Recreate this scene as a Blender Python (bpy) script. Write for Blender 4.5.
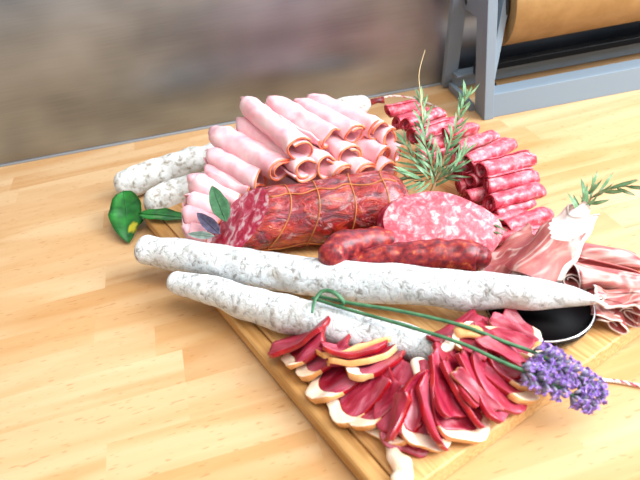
import bpy, math, random
from mathutils import Vector, Matrix, noise
R = math.radians
S = bpy.context.scene
for o in list(bpy.data.objects): bpy.data.objects.remove(o)

# ------------------------------------------------------------------ camera
FOC = 610.0; PITCH, ROLL, YAW, CH = R(35.0), R(-8.8), R(9.6), 0.40
fw = Vector((math.sin(YAW)*math.cos(PITCH), math.cos(YAW)*math.cos(PITCH), -math.sin(PITCH)))
rt = Vector((math.cos(YAW), -math.sin(YAW), 0)); up = rt.cross(fw)
r2 = math.cos(ROLL)*rt + math.sin(ROLL)*up; u2 = -math.sin(ROLL)*rt + math.cos(ROLL)*up
CAM = Vector((0, 0, CH))
cd = bpy.data.cameras.new('camera'); cam = bpy.data.objects.new('camera', cd); S.collection.objects.link(cam)
cd.sensor_fit = 'HORIZONTAL'; cd.sensor_width = 36; cd.lens = FOC*36/640; cd.clip_start = .01
M = Matrix((r2, u2, -fw)).transposed().to_4x4(); M.translation = CAM; cam.matrix_world = M
S.camera = cam
cd.dof.use_dof = True; cd.dof.focus_distance = .66; cd.dof.aperture_fstop = 9.0

def P(px, py, z=0.0):                       # pixel -> point on the horizontal plane at height z
    d = fw*FOC + r2*(px-320) + u2*(240-py)
    return CAM + d*((z-CH)/d.z)

# ------------------------------------------------------------------ world, light, exposure
w = bpy.data.worlds.new('room'); S.world = w; w.use_nodes = True
nt = w.node_tree; nt.nodes.clear()
tc = nt.nodes.new('ShaderNodeTexCoord'); sp = nt.nodes.new('ShaderNodeSeparateXYZ')
rp = nt.nodes.new('ShaderNodeValToRGB'); mr = nt.nodes.new('ShaderNodeMapRange')
bg = nt.nodes.new('ShaderNodeBackground'); wo = nt.nodes.new('ShaderNodeOutputWorld')
nt.links.new(tc.outputs['Generated'], sp.inputs[0]); nt.links.new(sp.outputs['X'], mr.inputs[0])
mr.inputs[1].default_value = -1; mr.inputs[2].default_value = 1
nt.links.new(mr.outputs[0], rp.inputs[0]); nt.links.new(rp.outputs[0], bg.inputs[0]); nt.links.new(bg.outputs[0], wo.inputs[0])
rp.color_ramp.elements[0].color = (.36, .31, .26, 1); rp.color_ramp.elements[1].color = (.90, .95, 1.0, 1)
bg.inputs[1].default_value = 0.85
def area(name, loc, tgt, sx, sy, power, col):
    l = bpy.data.lights.new(name, 'AREA'); l.shape = 'RECTANGLE'; l.size = sx; l.size_y = sy; l.energy = power; l.color = col
    o = bpy.data.objects.new(name, l); S.collection.objects.link(o); o.location = loc
    o.rotation_euler = (Vector(tgt)-Vector(loc)).to_track_quat('-Z', 'Y').to_euler()
area('window_light', (1.45, -.2, 1.15), (.25, .45, 0), 1.1, 1.1, 50, (.86, .93, 1.0))
area('overhead_fill', (.55, -.25, 2.1), (.1, .5, 0), 1.2, 1.2, 24, (1.0, .95, .88))  # added overhead fill, set front-right so left-facing sides get only world light
vs = S.view_settings; vs.view_transform = 'Standard'; vs.look = 'None'; vs.gamma = 1; vs.use_curve_mapping = False
vs.exposure = 0.5

# ------------------------------------------------------------------ materials
def srgb(h):
    c = [int(h[i:i+2], 16)/255 for i in (0, 2, 4)]
    return tuple(x/12.92 if x <= .04045 else ((x+.055)/1.055)**2.4 for x in c)+(1,)
class NT:
    def __init__(s, name):
        s.m = bpy.data.materials.new(name); s.m.use_nodes = True; s.t = s.m.node_tree
        s.b = s.t.nodes['Principled BSDF']
    def n(s, k, **kw):
        x = s.t.nodes.new(k)
        for a, b in kw.items(): setattr(x, a, b)
        return x
    def l(s, a, b): s.t.links.new(a, b)
    def coord(s, scale=(1, 1, 1), rnd=True, rot=(0, 0, 0)):
        c = s.n('ShaderNodeTexCoord'); mp = s.n('ShaderNodeMapping'); mp.inputs['Scale'].default_value = scale; mp.inputs['Rotation'].default_value = rot
        s.l(c.outputs['Object'], mp.inputs[0])
        if rnd:
            oi = s.n('ShaderNodeObjectInfo'); mu = s.n('ShaderNodeVectorMath', operation='SCALE'); mu.inputs[0].default_value = (3.1, 2.3, 1.7)
            s.l(oi.outputs['Random'], mu.inputs['Scale']); s.l(mu.outputs[0], mp.inputs['Location'])
        return mp.outputs[0]
    def noise(s, co, scale, detail=3, rough=.55, dist=0):
        x = s.n('ShaderNodeTexNoise'); x.inputs['Scale'].default_value = scale; x.inputs['Detail'].default_value = detail
        x.inputs['Roughness'].default_value = rough; x.inputs['Distortion'].default_value = dist
        s.l(co, x.inputs['Vector']); return x.outputs['Fac']
    def ramp(s, fac, stops):
        x = s.n('ShaderNodeValToRGB'); e = x.color_ramp.elements
        while len(e) < len(stops): e.new(.5)
        for i, (p, c) in enumerate(stops): e[i].position = p; e[i].color = srgb(c) if isinstance(c, str) else c
        s.l(fac, x.inputs[0]); return x.outputs[0]
    def mix(s, fac, a, b, mode='MIX'):
        x = s.n('ShaderNodeMix', data_type='RGBA', blend_type=mode)
        for v, i in ((fac, 0), (a, 6), (b, 7)):
            if hasattr(v, 'links'): s.l(v, x.inputs[i])
            else: x.inputs[i].default_value = v
        return x.outputs[2]
    def bump(s, h, strength, dist=.001):
        x = s.n('ShaderNodeBump'); x.inputs['Strength'].default_value = strength; x.inputs['Distance'].default_value = dist
        s.l(h, x.inputs['Height']); s.l(x.outputs[0], s.b.inputs['Normal'])
    def done(s, col, rough=.5, sss=0, spec=.5, metal=0, coat=0):
        b = s.b
        if hasattr(col, 'links'): s.l(col, b.inputs['Base Color'])
        else: b.inputs['Base Color'].default_value = col
        b.inputs['Roughness'].default_value = rough; b.inputs['Specular IOR Level'].default_value = spec
        b.inputs['Metallic'].default_value = metal; b.inputs['Coat Weight'].default_value = coat; b.inputs['Coat Roughness'].default_value = .15
        if sss:
            b.inputs['Subsurface Weight'].default_value = sss; b.inputs['Subsurface Radius'].default_value = (1, .35, .25); b.inputs['Subsurface Scale'].default_value = .004
        return s.m
def flesh(name, stops, scale, rough=.4, sss=.25, detail=3, stretch=(1, 1, 1), bump=.3, coat=0, dist=0, spec=.5):
    k = NT(name); co = k.coord(stretch); f = k.noise(co, scale, detail, .6, dist)
    c = k.ramp(f, stops); k.bump(f, bump, .0008); return k.done(c, rough, sss, spec, 0, coat)
def plain(name, c, rough=.5, metal=0, sss=0, spec=.5):
    return NT(name).done(srgb(c), rough, sss, spec, metal)

# butcher block
k = NT('beech_worktop'); co = k.coord((1, 1, 1), False)
at_ = k.n('ShaderNodeAttribute', attribute_name='stave')
sc = k.n('ShaderNodeVectorMath', operation='MULTIPLY'); sc.inputs[1].default_value = (0.13, 1, 1)
off = k.n('ShaderNodeVectorMath', operation='MULTIPLY_ADD'); off.inputs[1].default_value = (7, 5, 3); k.l(at_.outputs['Color'], off.inputs[0]); k.l(co, off.inputs[2])
k.l(off.outputs[0], sc.inputs[0])
g1 = k.noise(sc.outputs[0], 55, 4, .6, .6); g2 = k.noise(sc.outputs[0], 14, 2, .5, 1.2)
fl = k.n('ShaderNodeVectorMath', operation='MULTIPLY'); fl.inputs[1].default_value = (.22, 1, 1); k.l(off.outputs[0], fl.inputs[0])
f3 = k.noise(fl.outputs[0], 420, 1, .4)
base = k.ramp(at_.outputs['Fac'], [(0, 'B88450'), (.45, 'C79A66'), (1, 'D4B084')])
c1 = k.mix(k.ramp(g1, [(.35, (.0, .0, .0, 1)), (.7, (.35, .35, .35, 1))]), base, srgb('B67B3C'))
c2 = k.mix(k.ramp(g2, [(.45, (0, 0, 0, 1)), (.62, (.4, .4, .4, 1))]), c1, srgb('E2C8A0'))
c3 = k.mix(k.ramp(f3, [(.66, (0, 0, 0, 1)), (.74, (.45, .45, .45, 1))]), c2, srgb('A8672F'))
M_WORK = k.done(c3, .38, 0, .45)

k = NT('board_wood'); co = k.coord((1, .06, 1), False)
w1 = k.noise(co, 330, 2, .5); w2 = k.noise(co, 32, 3, .5)
c = k.ramp(w1, [(.3, 'B98246'), (.5, 'D6A468'), (.7, 'E3B981')]); c = k.mix(k.ramp(w2, [(.4, (0, 0, 0, 1)), (.6, (.5, .5, .5, 1))]), c, srgb('E0B57C'))
M_BOARD = k.done(c, .45, 0, .4)
k = NT('board_edge_wood'); co = k.coord((1, .05, 1), False)
M_BEDGE = k.done(k.ramp(k.noise(co, 160, 3), [(.3, 'B07C40'), (.7, 'D9AB6C')]), .5)

k = NT('brushed_steel'); co = k.coord((.05, 1, 2.2), False)
n1 = k.noise(co, 260, 2, .6); co2 = k.coord((1, 1, 1.6), False); n2 = k.noise(co2, 5.5, 2, .5)
rr = k.n('ShaderNodeMapRange'); rr.inputs[3].default_value = .30; rr.inputs[4].default_value = .44; k.l(n2, rr.inputs[0])
c = k.mix(.12, k.ramp(n2, [(.35, '87909B'), (.65, 'B6BFCA')]), k.ramp(n1, [(.3, '8D96A2'), (.7, 'C8D0DA')]))
M_STEEL = k.done(c, .35, 0, .5, 1.0); k.l(rr.outputs[0], k.b.inputs['Roughness'])
k.b.inputs['Anisotropic'].default_value = .8
M_SEAL = plain('sealant', '8B8D90', .6)
M_GREY = plain('grey_painted_metal', '7E8E9C', .45, .1)
M_DARK = plain('dark_metal', '1C1D1F', .4, .5)
M_HUB = plain('black_plastic', '181513', .5)
k = NT('kraft_paper'); co = k.coord((1, 1, 1), False)
M_KRAFT = k.done(k.ramp(k.noise(co, 40, 3), [(.3, '96703F'), (.7, 'A98350')]), .6)

# white mould
k = NT('white_mould'); co = k.coord(); a = k.noise(co, 130, 5, .7, .6); b_ = k.noise(co, 26, 3, .6)
c = k.ramp(a, [(.36, '9F9A94'), (.44, 'CDD0D0'), (.52, 'E2E7E9'), (.8, 'EDF1F3')])
c = k.mix(k.ramp(b_, [(.60, (0, 0, 0, 1)), (.72, (.45, .45, .45, 1))]), c, srgb('A89880'))
k.bump(a, 1, .0035); M_MOULD = k.done(c, .75, .1, .2)
k = NT('grey_mould'); co = k.coord(); a = k.noise(co, 110, 4, .6, .4)
k.bump(a, .8, .002); M_MOULD2 = k.done(k.ramp(a, [(.33, '958A7C'), (.43, 'BFBDB6'), (.52, 'D8DAD8'), (.8, 'E2E4E2')]), .8, .05, .2)

M_CURED = None
k = NT('smoked_casing'); co = k.coord((.5, 1, 1)); a = k.noise(co, 95, 5, .65, 1.0); v = k.noise(co, 70, 4, .6, .8); v2 = k.noise(co, 120, 3, .6, .5)
c = k.ramp(a, [(.34, '3A0206'), (.45, '84080C'), (.54, 'A81212'), (.64, 'B83C16'), (.74, 'D48C40')])
c = k.mix(k.ramp(v, [(.52, (0, 0, 0, 1)), (.64, (.3, .3, .3, 1))]), c, srgb('9A607C'))  # lilac patches: sky highlights painted into the casing colour
c = k.mix(k.ramp(v2, [(.6, (0, 0, 0, 1)), (.68, (.5, .5, .5, 1))]), c, srgb('D8A8A8'))  # whitish-pink glints, likewise painted into the colour
k.bump(a, 1, .006); M_SMOKED = k.done(c, .18, .05, .7, 0, .6)
M_SMFACE = flesh('coarse_salami_face', [(.35, 'A01030'), (.45, 'C42448'), (.52, 'D45C78'), (.59, 'E6BCC2'), (.75, 'F0DADA')], 85, .4, .15, 4, dist=.6, coat=.2)
M_MARBLE = flesh('marbled_salami_face', [(.36, 'B02840'), (.47, 'CA4C5E'), (.55, 'D66E7A'), (.62, 'E49C9E'), (.74, 'F0C6C0')], 150, .38, .25, 3, dist=.5)
M_SKIN = flesh('salami_skin', [(.35, '8C0C2C'), (.5, 'BE2C50'), (.62, 'DFA0A8')], 120, .4, .15)
M_KABANOS = flesh('dried_sausage_skin', [(.36, '52101A'), (.5, '852028'), (.6, '9E3028'), (.72, 'BE6A3C')], 150, .38, .1, 4, bump=.5)
M_HAM = flesh('cooked_ham', [(.3, 'E9A3AE'), (.5, 'F3BCC3'), (.7, 'F9D5D7')], 34, .45, .35, 3, spec=.35)
M_HAMRIND = flesh('ham_rind', [(.35, 'DC5A3C'), (.6, 'EE9468')], 90, .45, .2)
M_ROLL = flesh('salami_slice', [(.34, 'AE2638'), (.46, 'C4485A'), (.55, 'CF6674'), (.63, 'DC8E96'), (.75, 'E8AEB2')], 130, .4, .25, 3, stretch=(1, 1, 1), dist=.4)
M_ROLLRIM = plain('salami_rim', 'A5102E', .4, 0, .1)
k = NT('duck_meat'); co = k.coord((.45, 1.5, 1)); a = k.noise(co, 70, 5, .65, .8); v = k.noise(co, 26, 3, .6, .6)
c = k.ramp(a, [(.3, '760A22'), (.46, '9E1C36'), (.58, 'B43A52'), (.7, 'CE7888')])
c = k.mix(k.ramp(v, [(.5, (0, 0, 0, 1)), (.68, (.7, .7, .7, 1))]), c, srgb('C06A7C'))  # pale pink sheen of the lit faces, mixed into the meat colour
c = k.mix(k.ramp(v, [(.34, (.7, .7, .7, 1)), (.46, (0, 0, 0, 1))]), c, srgb('8E0820'))
k.bump(a, .6, .0015); M_DUCK = k.done(c, .35, .15, .5, 0, .15)
M_DUCKEDGE = flesh('duck_meat_edge', [(.35, '860614'), (.6, 'A80A18'), (.75, 'C23022')], 70, .25, .15, coat=.3)
M_FAT = flesh('duck_fat', [(.3, 'EFC9A4'), (.6, 'F6E3D0')], 60, .35, .3)
M_FATRIND = flesh('duck_fat_rind', [(.3, 'D98F46'), (.6, 'EBB57A')], 60, .35, .2)
k = NT('air_dried_ham'); co = k.coord((.6, 1.3, 1)); a = k.noise(co, 34, 4, .6, .8); v = k.noise(co, 22, 2, .5, 1.5)
c = k.ramp(a, [(.3, '8A3238'), (.48, 'AC5654'), (.6, 'BE746C'), (.74, 'D2A094')])
c = k.mix(k.ramp(v, [(.46, (0, 0, 0, 1)), (.495, (.5, .5, .5, 1)), (.505, (.5, .5, .5, 1)), (.54, (0, 0, 0, 1))]), c, srgb('F0DAD0'))
k.bump(a, .4, .0012); M_PROSC = k.done(c, .35, .3, .5)
M_PROSCFAT = plain('dried_ham_fat', 'EFD8D0', .35, 0, .3)
M_LEAF = flesh('green_leaf', [(.3, '0F4A14'), (.6, '1F7A22')], 60, .3, .05, bump=.2, coat=.3)
M_SAGE = flesh('sage_leaf', [(.3, '25502E'), (.7, '3F6B45')], 200, .6, 0)
M_PURPLE = flesh('purple_sage_leaf', [(.3, '403A50'), (.7, '5E5870')], 200, .6, 0)
M_PALE = flesh('pale_sage_leaf', [(.3, '71857C'), (.7, '93A69C')], 200, .6, 0)
M_ROSE = flesh('rosemary_needles', [(.3, '44704A'), (.55, '6C9468'), (.75, 'A4BCA0')], 90, .5, .05)
M_TWIG = plain('rosemary_twig', '8A6A44', .7)
M_DRY = plain('dry_stalk', 'C4AD7E', .7)
M_STEM = flesh('lavender_stalk', [(.3, '2E5E3C'), (.7, '4C8058')], 120, .5, 0)
M_LAV = flesh('lavender_petals', [(.32, '7C5CB4'), (.5, 'A682D4'), (.68, 'D0AEF0')], 260, .6, .1)
M_LAVC = flesh('lavender_calyx', [(.3, '7A7496'), (.7, 'A09CB0')], 200, .7, 0)
M_STRING = plain('netting_string', 'C0763A', .6)
k = NT('red_white_twine'); wv = k.n('ShaderNodeTexWave'); wv.inputs['Scale'].default_value = 60; wv.bands_direction = 'DIAGONAL'
k.l(k.coord((1, 1, 1), False), wv.inputs['Vector'])
M_TWINE = k.done(k.ramp(wv.outputs['Fac'], [(.5, 'F1ECE8'), (.7, 'D86070')]), .7)
M_SAUCE = plain('black_sauce', '040203', .5, 0, 0, .06)
k = NT('clear_glass'); M_GLASS = k.done((1, 1, 1, 1), .03); k.b.inputs['Transmission Weight'].default_value = 1; k.b.inputs['IOR'].default_value = 1.45
M_SILVER = plain('silver_rim', 'D8D8DA', .2, 1)

# ------------------------------------------------------------------ object helpers
def mobj(name, verts, faces, mats, parent=None, smooth=True, mi=None, mw=None):
    me = bpy.data.meshes.new(name); me.from_pydata([tuple(v) for v in verts], [], faces)
    if not isinstance(mats, (list, tuple)): mats = [mats]
    for m in mats: me.materials.append(m)
    if mi: me.polygons.foreach_set('material_index', mi)
    me.polygons.foreach_set('use_smooth', [smooth]*len(me.polygons)); me.update()
    o = bpy.data.objects.new(name, me); S.collection.objects.link(o)
    if parent: o.parent = parent
    if mw is not None: o.matrix_world = mw
    return o
def tag(o, label=None, cat=None, group=None, kind=None):
    for a, b in (('label', label), ('category', cat), ('group', group), ('kind', kind)):
        if b: o[a] = b
    return o
def thing(name, mat, label, cat, group=None):
    o = bpy.data.objects.new(name, None); S.collection.objects.link(o); o.empty_display_size = .01
    o.matrix_world = mat; return tag(o, label, cat, group)
def T(loc): return Matrix.Translation(Vector(loc))
def frame(a, b, upv=(0, 0, 1), rollang=0):  # local x from a to b, z as near upv as possible
    x = (b-a).normalized(); z = Vector(upv); z = (z - x*z.dot(x)).normalized(); y = z.cross(x)
    m = Matrix((x, y, z)).transposed().to_4x4(); m.translation = a
    return m @ Matrix.Rotation(rollang, 4, 'X')
def cr(pts, n):                             # Catmull-Rom through points (tuples of any length)
    out = []; L = len(pts)-1
    for i in range(L):
        p0, p1, p2, p3 = pts[max(i-1, 0)], pts[i], pts[i+1], pts[min(i+2, L)]
        for j in range(n):
            t = j/n
            out.append(tuple(.5*((2*b)+(c-a)*t+(2*a-5*b+4*c-d)*t*t+(3*b-a-3*c+d)*t**3) for a, b, c, d in zip(p0, p1, p2, p3)))
    out.append(tuple(pts[-1])); return out
def tube(pts, rad, ns=12, cap=True, squash=1, nz=0, nsc=60, seed=0, cut=None, endround=False):
    """pts list of Vectors; rad list. returns verts, faces"""
    V = []; F = []; n = len(pts); prev = None
    for i, p in enumerate(pts):
        t = (pts[min(i+1, n-1)]-pts[max(i-1, 0)]).normalized()
        if prev is None:
            u = Vector((0, 0, 1)); 
            if abs(t.z) > .95: u = Vector((0, 1, 0))
        else: u = prev
        u = (u - t*u.dot(t)).normalized(); prev = u; s = t.cross(u)
        for j in range(ns):
            a = 2*math.pi*j/ns; d = s*math.cos(a) + u*math.sin(a)*squash
            q = p + d*rad[i]
            if nz: q += d*noise.noise(q*nsc+Vector((seed, seed*2, 0)))*nz*min(1, rad[i]/max(rad)*1.2)
            if cut: q += cut(i, n, d, t, rad[i])
            V.append(q)
    for i in range(n-1):
        for j in range(ns):
            a = i*ns+j; b = i*ns+(j+1) % ns; F.append((a, b, b+ns, a+ns))
    if cap: F.append(tuple(range(ns-1, -1, -1))); F.append(tuple(range((n-1)*ns, n*ns)))
    return V, F
def join(*vf):
    V = []; F = []
    for v, f in vf:
        o = len(V); V += list(v); F += [tuple(i+o for i in q) for q in f]
    return V, F
def box(x0, x1, y0, y1, z0, z1):
    v = [Vector((x, y, z)) for z in (z0, z1) for y in (y0, y1) for x in (x0, x1)]
    return v, [(0, 2, 3, 1), (4, 5, 7, 6), (0, 1, 5, 4), (2, 6, 7, 3), (0, 4, 6, 2), (1, 3, 7, 5)]
def bar(a, b, wx, wy, upv=(0, 1, 0)):       # rectangular bar from a to b
    m = frame(a, b, upv); L = (b-a).length
    v, f = box(0, L, -wx/2, wx/2, -wy/2, wy/2); return [m @ q for q in v], f
def bevel(o, w, n=2):
    m = o.modifiers.new('bevel', 'BEVEL'); m.width = w; m.segments = n; m.limit_method = 'ANGLE'; return o
def local(V, mw):
    inv = mw.inverted(); return [inv @ Vector(v) for v in V]

# ------------------------------------------------------------------ setting
WY = R(-5.2); WO = Vector((.397, .756, 0))          # dispenser origin; wall and dispenser share this yaw
WM = T(WO) @ Matrix.Rotation(WY, 4, 'Z')
wallM = T((.0, .949, 0)) @ Matrix.Rotation(WY, 4, 'Z')
v, f = box(-1.5, 2.0, 0, .03, -.02, .9); tag(mobj('wall_back', v, f, M_STEEL, smooth=False, mw=wallM), kind='structure')
v, f = tube([Vector((-1.5, -.001, .0005)), Vector((2.0, -.001, .0005))], [.0028]*2, 8); tag(mobj('trim_1', v, f, M_SEAL, mw=wallM), kind='structure')

# worktop: staves as faces with their own tint
random.seed(4)
V = []; F = []; cols = []; rw = .0435; y0 = .228-rw*12
joint = {8+4: [-.35, .208], 8+5: [], 8+7+1: [-.072, .16], 8+8+1: [-.097, .40], 8+11+1: [-.149, .3]}
fixed = {(16, 1): .22, (17, 1): .45, (17, 0): .8, (20, 1): .3, (20, 0): .7, (16, 0): .85, (15, 0): .85, (13, 1): .9, (11, 1): .75, (17, 2): .15, (16, 2): .8}
for r_ in range(0, 32):
    ya = y0+r_*rw; yb = ya+rw
    if r_ in joint and joint[r_]:
        xs = list(joint[r_])
        while xs[0] > -1.2: xs.insert(0, xs[0]-random.uniform(.28, .5))
        fx = {}
        base_i = xs.index(joint[r_][0])
    else:
        xs = [-1.2-random.random()*.3]; base_i = None
    while xs[-1] < 1.7: xs.append(xs[-1]+random.uniform(.25, .55))
    b0_ = xs[0] if base_i is None else xs[base_i]
    keep = [x for x in xs if -1.1 < x < 1.55]
    if base_i is not None: base_i = keep.index(b0_)+1
    xs = [-1.2]+keep+[1.7]
    for i in range(len(xs)-1):
        n = len(V); yy = min(yb, 1.2)
        V += [Vector((xs[i], ya, 0)), Vector((xs[i+1], ya, 0)), Vector((xs[i+1], yb, 0)), Vector((xs[i], yb, 0))]; F.append((n, n+1, n+2, n+3))
        c = random.uniform(.35, .8)
        if base_i is not None and (r_, i-base_i+1) in fixed: c = fixed[(r_, i-base_i+1)]
        cols.append(c)
ntop = len(F)
v2, f2 = box(-1.2, 1.7, y0, y0+32*rw, -.038, -.0005); o_ = len(V); V += v2; F += [tuple(i+o_ for i in q) for q in f2]; cols += [.5]*6
wt = mobj('worktop', V, F, M_WORK, smooth=False)
ca = wt.data.attributes.new('stave', 'FLOAT_COLOR', 'CORNER'); li = 0
for p, c in zip(wt.data.polygons, cols):
    for _ in p.loop_indices: ca.data[_].color = (c, c, c, 1)
import bmesh
bm_ = bmesh.new(); bm_.from_mesh(wt.data); wn = wallM.to_3x3() @ Vector((0, 1, 0))
bmesh.ops.bisect_plane(bm_, geom=bm_.verts[:]+bm_.edges[:]+bm_.faces[:], plane_co=wallM.translation-wn*.0006, plane_no=wn, clear_outer=True)
bm_.to_mesh(wt.data); bm_.free()
tag(wt, 'beech butcher-block worktop of light and golden staves under everything', 'worktop')

# cutting board
BA = R(18.6); BM = T((.0557, .2219, 0)) @ Matrix.Rotation(BA, 4, 'Z'); BT = .018
bW, bL = .335, .49
board = thing('cutting_board', BM, 'rectangular wooden cutting board carrying the cold meats', 'cutting board')
v, f = box(0.016, bW-.016, .0, bL, 0.0005, BT)
bevel(mobj('panel', v, f, M_BOARD, board, False), .0015)
for x0 in (0, bW-.016):
    v, f = box(x0, x0+.0158, 0, bL, .0005, BT-.0004); bevel(mobj('edge_strip', v, f, M_BEDGE, board, False), .004, 3)
# ------------------------------------------------------------------ paper roll dispenser
D = thing('paper_roll_dispenser', WM, 'grey painted metal paper roll dispenser standing against the steel wall', 'paper dispenser')
DL = .62
def dpart(name, vf, mat, bv=.0008):
    return bevel(mobj(name, vf[0], vf[1], mat, D, False), bv)
dpart('front_rail', join(box(.012, DL, 0, .004, 0, .036), box(.012, DL, .004, .03, .032, .036)), M_GREY)
dpart('rear_rail', join(box(-.004, DL, .128, .132, 0.002, .03), box(-.004, DL, .105, .128, .026, .03)), M_GREY)
dpart('post', box(-.002, .012, -.004, .034, 0, .34), M_GREY)
dpart('post', box(DL, DL+.014, -.004, .034, 0, .34), M_GREY)
for x in (-.006, DL+.004):
    dpart('strut', bar(Vector((x, .140, 0.004)), Vector((x, .035, .33)), .012, .022, (1, 0, 0)), M_GREY)
    dpart('side_foot', box(x-.004, x+.004, .034, .128, .0, .012), M_GREY)
dpart('brace', bar(Vector((.016, .03, .035)), Vector((.062, .05, .26)), .010, .016, (0, 1, 0)), M_GREY)
dpart('dark_bar', box(.02, DL, .085, .10, .037, .047), M_DARK)  # thin dark bar above and in front of the rear rail
dpart('dark_bar_bracket', box(.02, .03, .03, .10, .032, .038), M_DARK)
dpart('dark_bar_bracket', box(DL-.03, DL-.02, .03, .10, .032, .038), M_DARK)
PR = .070; PZ = .149; PY = .081
pr = thing('paper_roll', WM @ T((.045, PY, PZ)), 'large brown kraft paper roll held in the grey dispenser', 'paper roll')
def xtube(x0, x1, r, n=48): return tube([Vector((x0, 0, 0)), Vector((x1, 0, 0))], [r, r], n)
o = mobj('paper', *xtube(0, DL-.08, PR), M_KRAFT, pr); bevel(o, .001)
o = mobj('core', *xtube(-.008, DL-.072, .02, 24), M_HUB, pr); bevel(o, .001)
o = mobj('end_disc', *xtube(-.006, -.001, .052), M_HUB, pr); bevel(o, .001)
dpart('axle', tube([Vector((.0, PY, PZ)), Vector((DL, PY, PZ))], [.006]*2, 12), M_DARK)
dpart('axle_bracket', join(box(-.0, .004, .02, PY+.012, PZ-.012, PZ+.012)), M_GREY)
dpart('axle_bracket', join(box(DL-.004, DL, .02, PY+.012, PZ-.012, PZ+.012)), M_GREY)

# ------------------------------------------------------------------ sausages
def px_path(spec, n=10):
    """spec: (px,py,z,rpx) -> smoothed world points and radii"""
    raw = []
    for px, py, z, rp in spec:
        p = P(px, py, z); d = (p-CAM).dot(fw); raw.append((p.x, p.y, p.z, rp*d/FOC))
    s = cr(raw, n); return [Vector(q[:3]) for q in s], [q[3]*1.05 for q in s]
def roundends(pts, rad, a=True, b=True, k=6):
    P2 = list(pts); R2 = list(rad)
    if a:
        t = (pts[0]-pts[1]).normalized(); r = rad[0]
        for i in range(1, k+1):
            an = math.pi/2*i/(k+.25); P2.insert(0, pts[0]+t*r*math.sin(an)*.9); R2.insert(0, r*math.cos(an))
    if b:
        t = (pts[-1]-pts[-2]).normalized(); r = rad[-1]
        for i in range(1, k+1):
            an = math.pi/2*i/(k+.25); P2.append(pts[-1]+t*r*math.sin(an)*.9); R2.append(r*math.cos(an))
    return P2, R2
def sausage(name, spec, mat, label, group, nz=.004, nsc=40, ns=40, seed=0, a=True, b=True, part='casing', cat='sausage', n=12):
    pts, rad = px_path(spec, n); pts, rad = roundends(pts, rad, a, b)
    mid = pts[len(pts)//2].copy(); mid.z -= rad[len(pts)//2]; mw = T(mid)
    V, F = tube(pts, rad, ns, nz=nz, nsc=nsc, seed=seed)
    root = thing(name, mw, label, cat, group)
    mobj(part, local(V, mw), F, mat, root)
    return root, mw, pts, rad
G_W = 'white mould-coated dry sausages'
root, mw, pts, rad = sausage('dry_sausage', [(149, 251, .037, 14.5), (200, 258, .037, 16.5), (260, 269, .038, 17.5), (330, 279, .041, 18.5), (400, 285, .046, 19), (470, 290, .051, 18.5), (530, 293, .056, 16), (570, 296, .058, 10), (594, 300, .060, 4)],
    M_MOULD, 'longest white mould-coated dry sausage, reaching across to the black sauce bowl', G_W, .003, 38, 48, 3, cat='sausage', n=16)
tip = P(600, 300, .0605)
V, F = tube([tip+Vector((.004*math.cos(a)*1.3, .005*math.sin(a), .003*math.sin(2*a)))-Vector((.001, 0, 0)) for a in [i*.5 for i in range(12)]], [.0016]*12, 8)
mobj('tied_tip', local(V, mw), F, M_TWINE, root)
root, mw, pts, rad = sausage('dry_sausage', [(178, 282, .033, 11), (215, 292, .034, 14.5), (260, 306, .036, 17), (320, 322, .037, 18.5), (380, 336, .037, 18.5), (430, 348, .034, 16.5)],
    M_MOULD, 'white mould-coated dry sausage in front of the longest one, ending among duck slices', G_W, .003, 38, 44, 9, n=14)
e = P(447, 352, .034)
sausage('dry_sausage', [(126, 184, .021, 12.5), (150, 176, .022, 14.5), (180, 166, .022, 14), (215, 157, .022, 14)], M_MOULD2, 'rear one of the two short grey-white sausages at left', 'short grey-white dry sausages', .004, 50, 32, 1)
sausage('dry_sausage', [(158, 202, .019, 15), (180, 194, .019, 15.5), (220, 184, .019, 15)], M_MOULD2, 'front one of the two short grey-white sausages beside the green leaf', 'short grey-white dry sausages', .004, 50, 32, 2)
root, mw, pts, rad = sausage('dry_sausage', [(320, 116, .030, 9), (345, 108, .031, 9), (364, 104, .031, 7.5)], M_MOULD2, 'grey-white sausage tip poking out behind the top of the ham rolls', 'short grey-white dry sausages', .004, 60, 28, 5)
V, F = tube([P(369, 103, .031), P(377, 101, .031), P(384, 100, .031)], [.006, .0045, .006], 12, nz=.003, nsc=200)
mobj('tied_end', local(V, mw), F, M_KABANOS, root)

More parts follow.
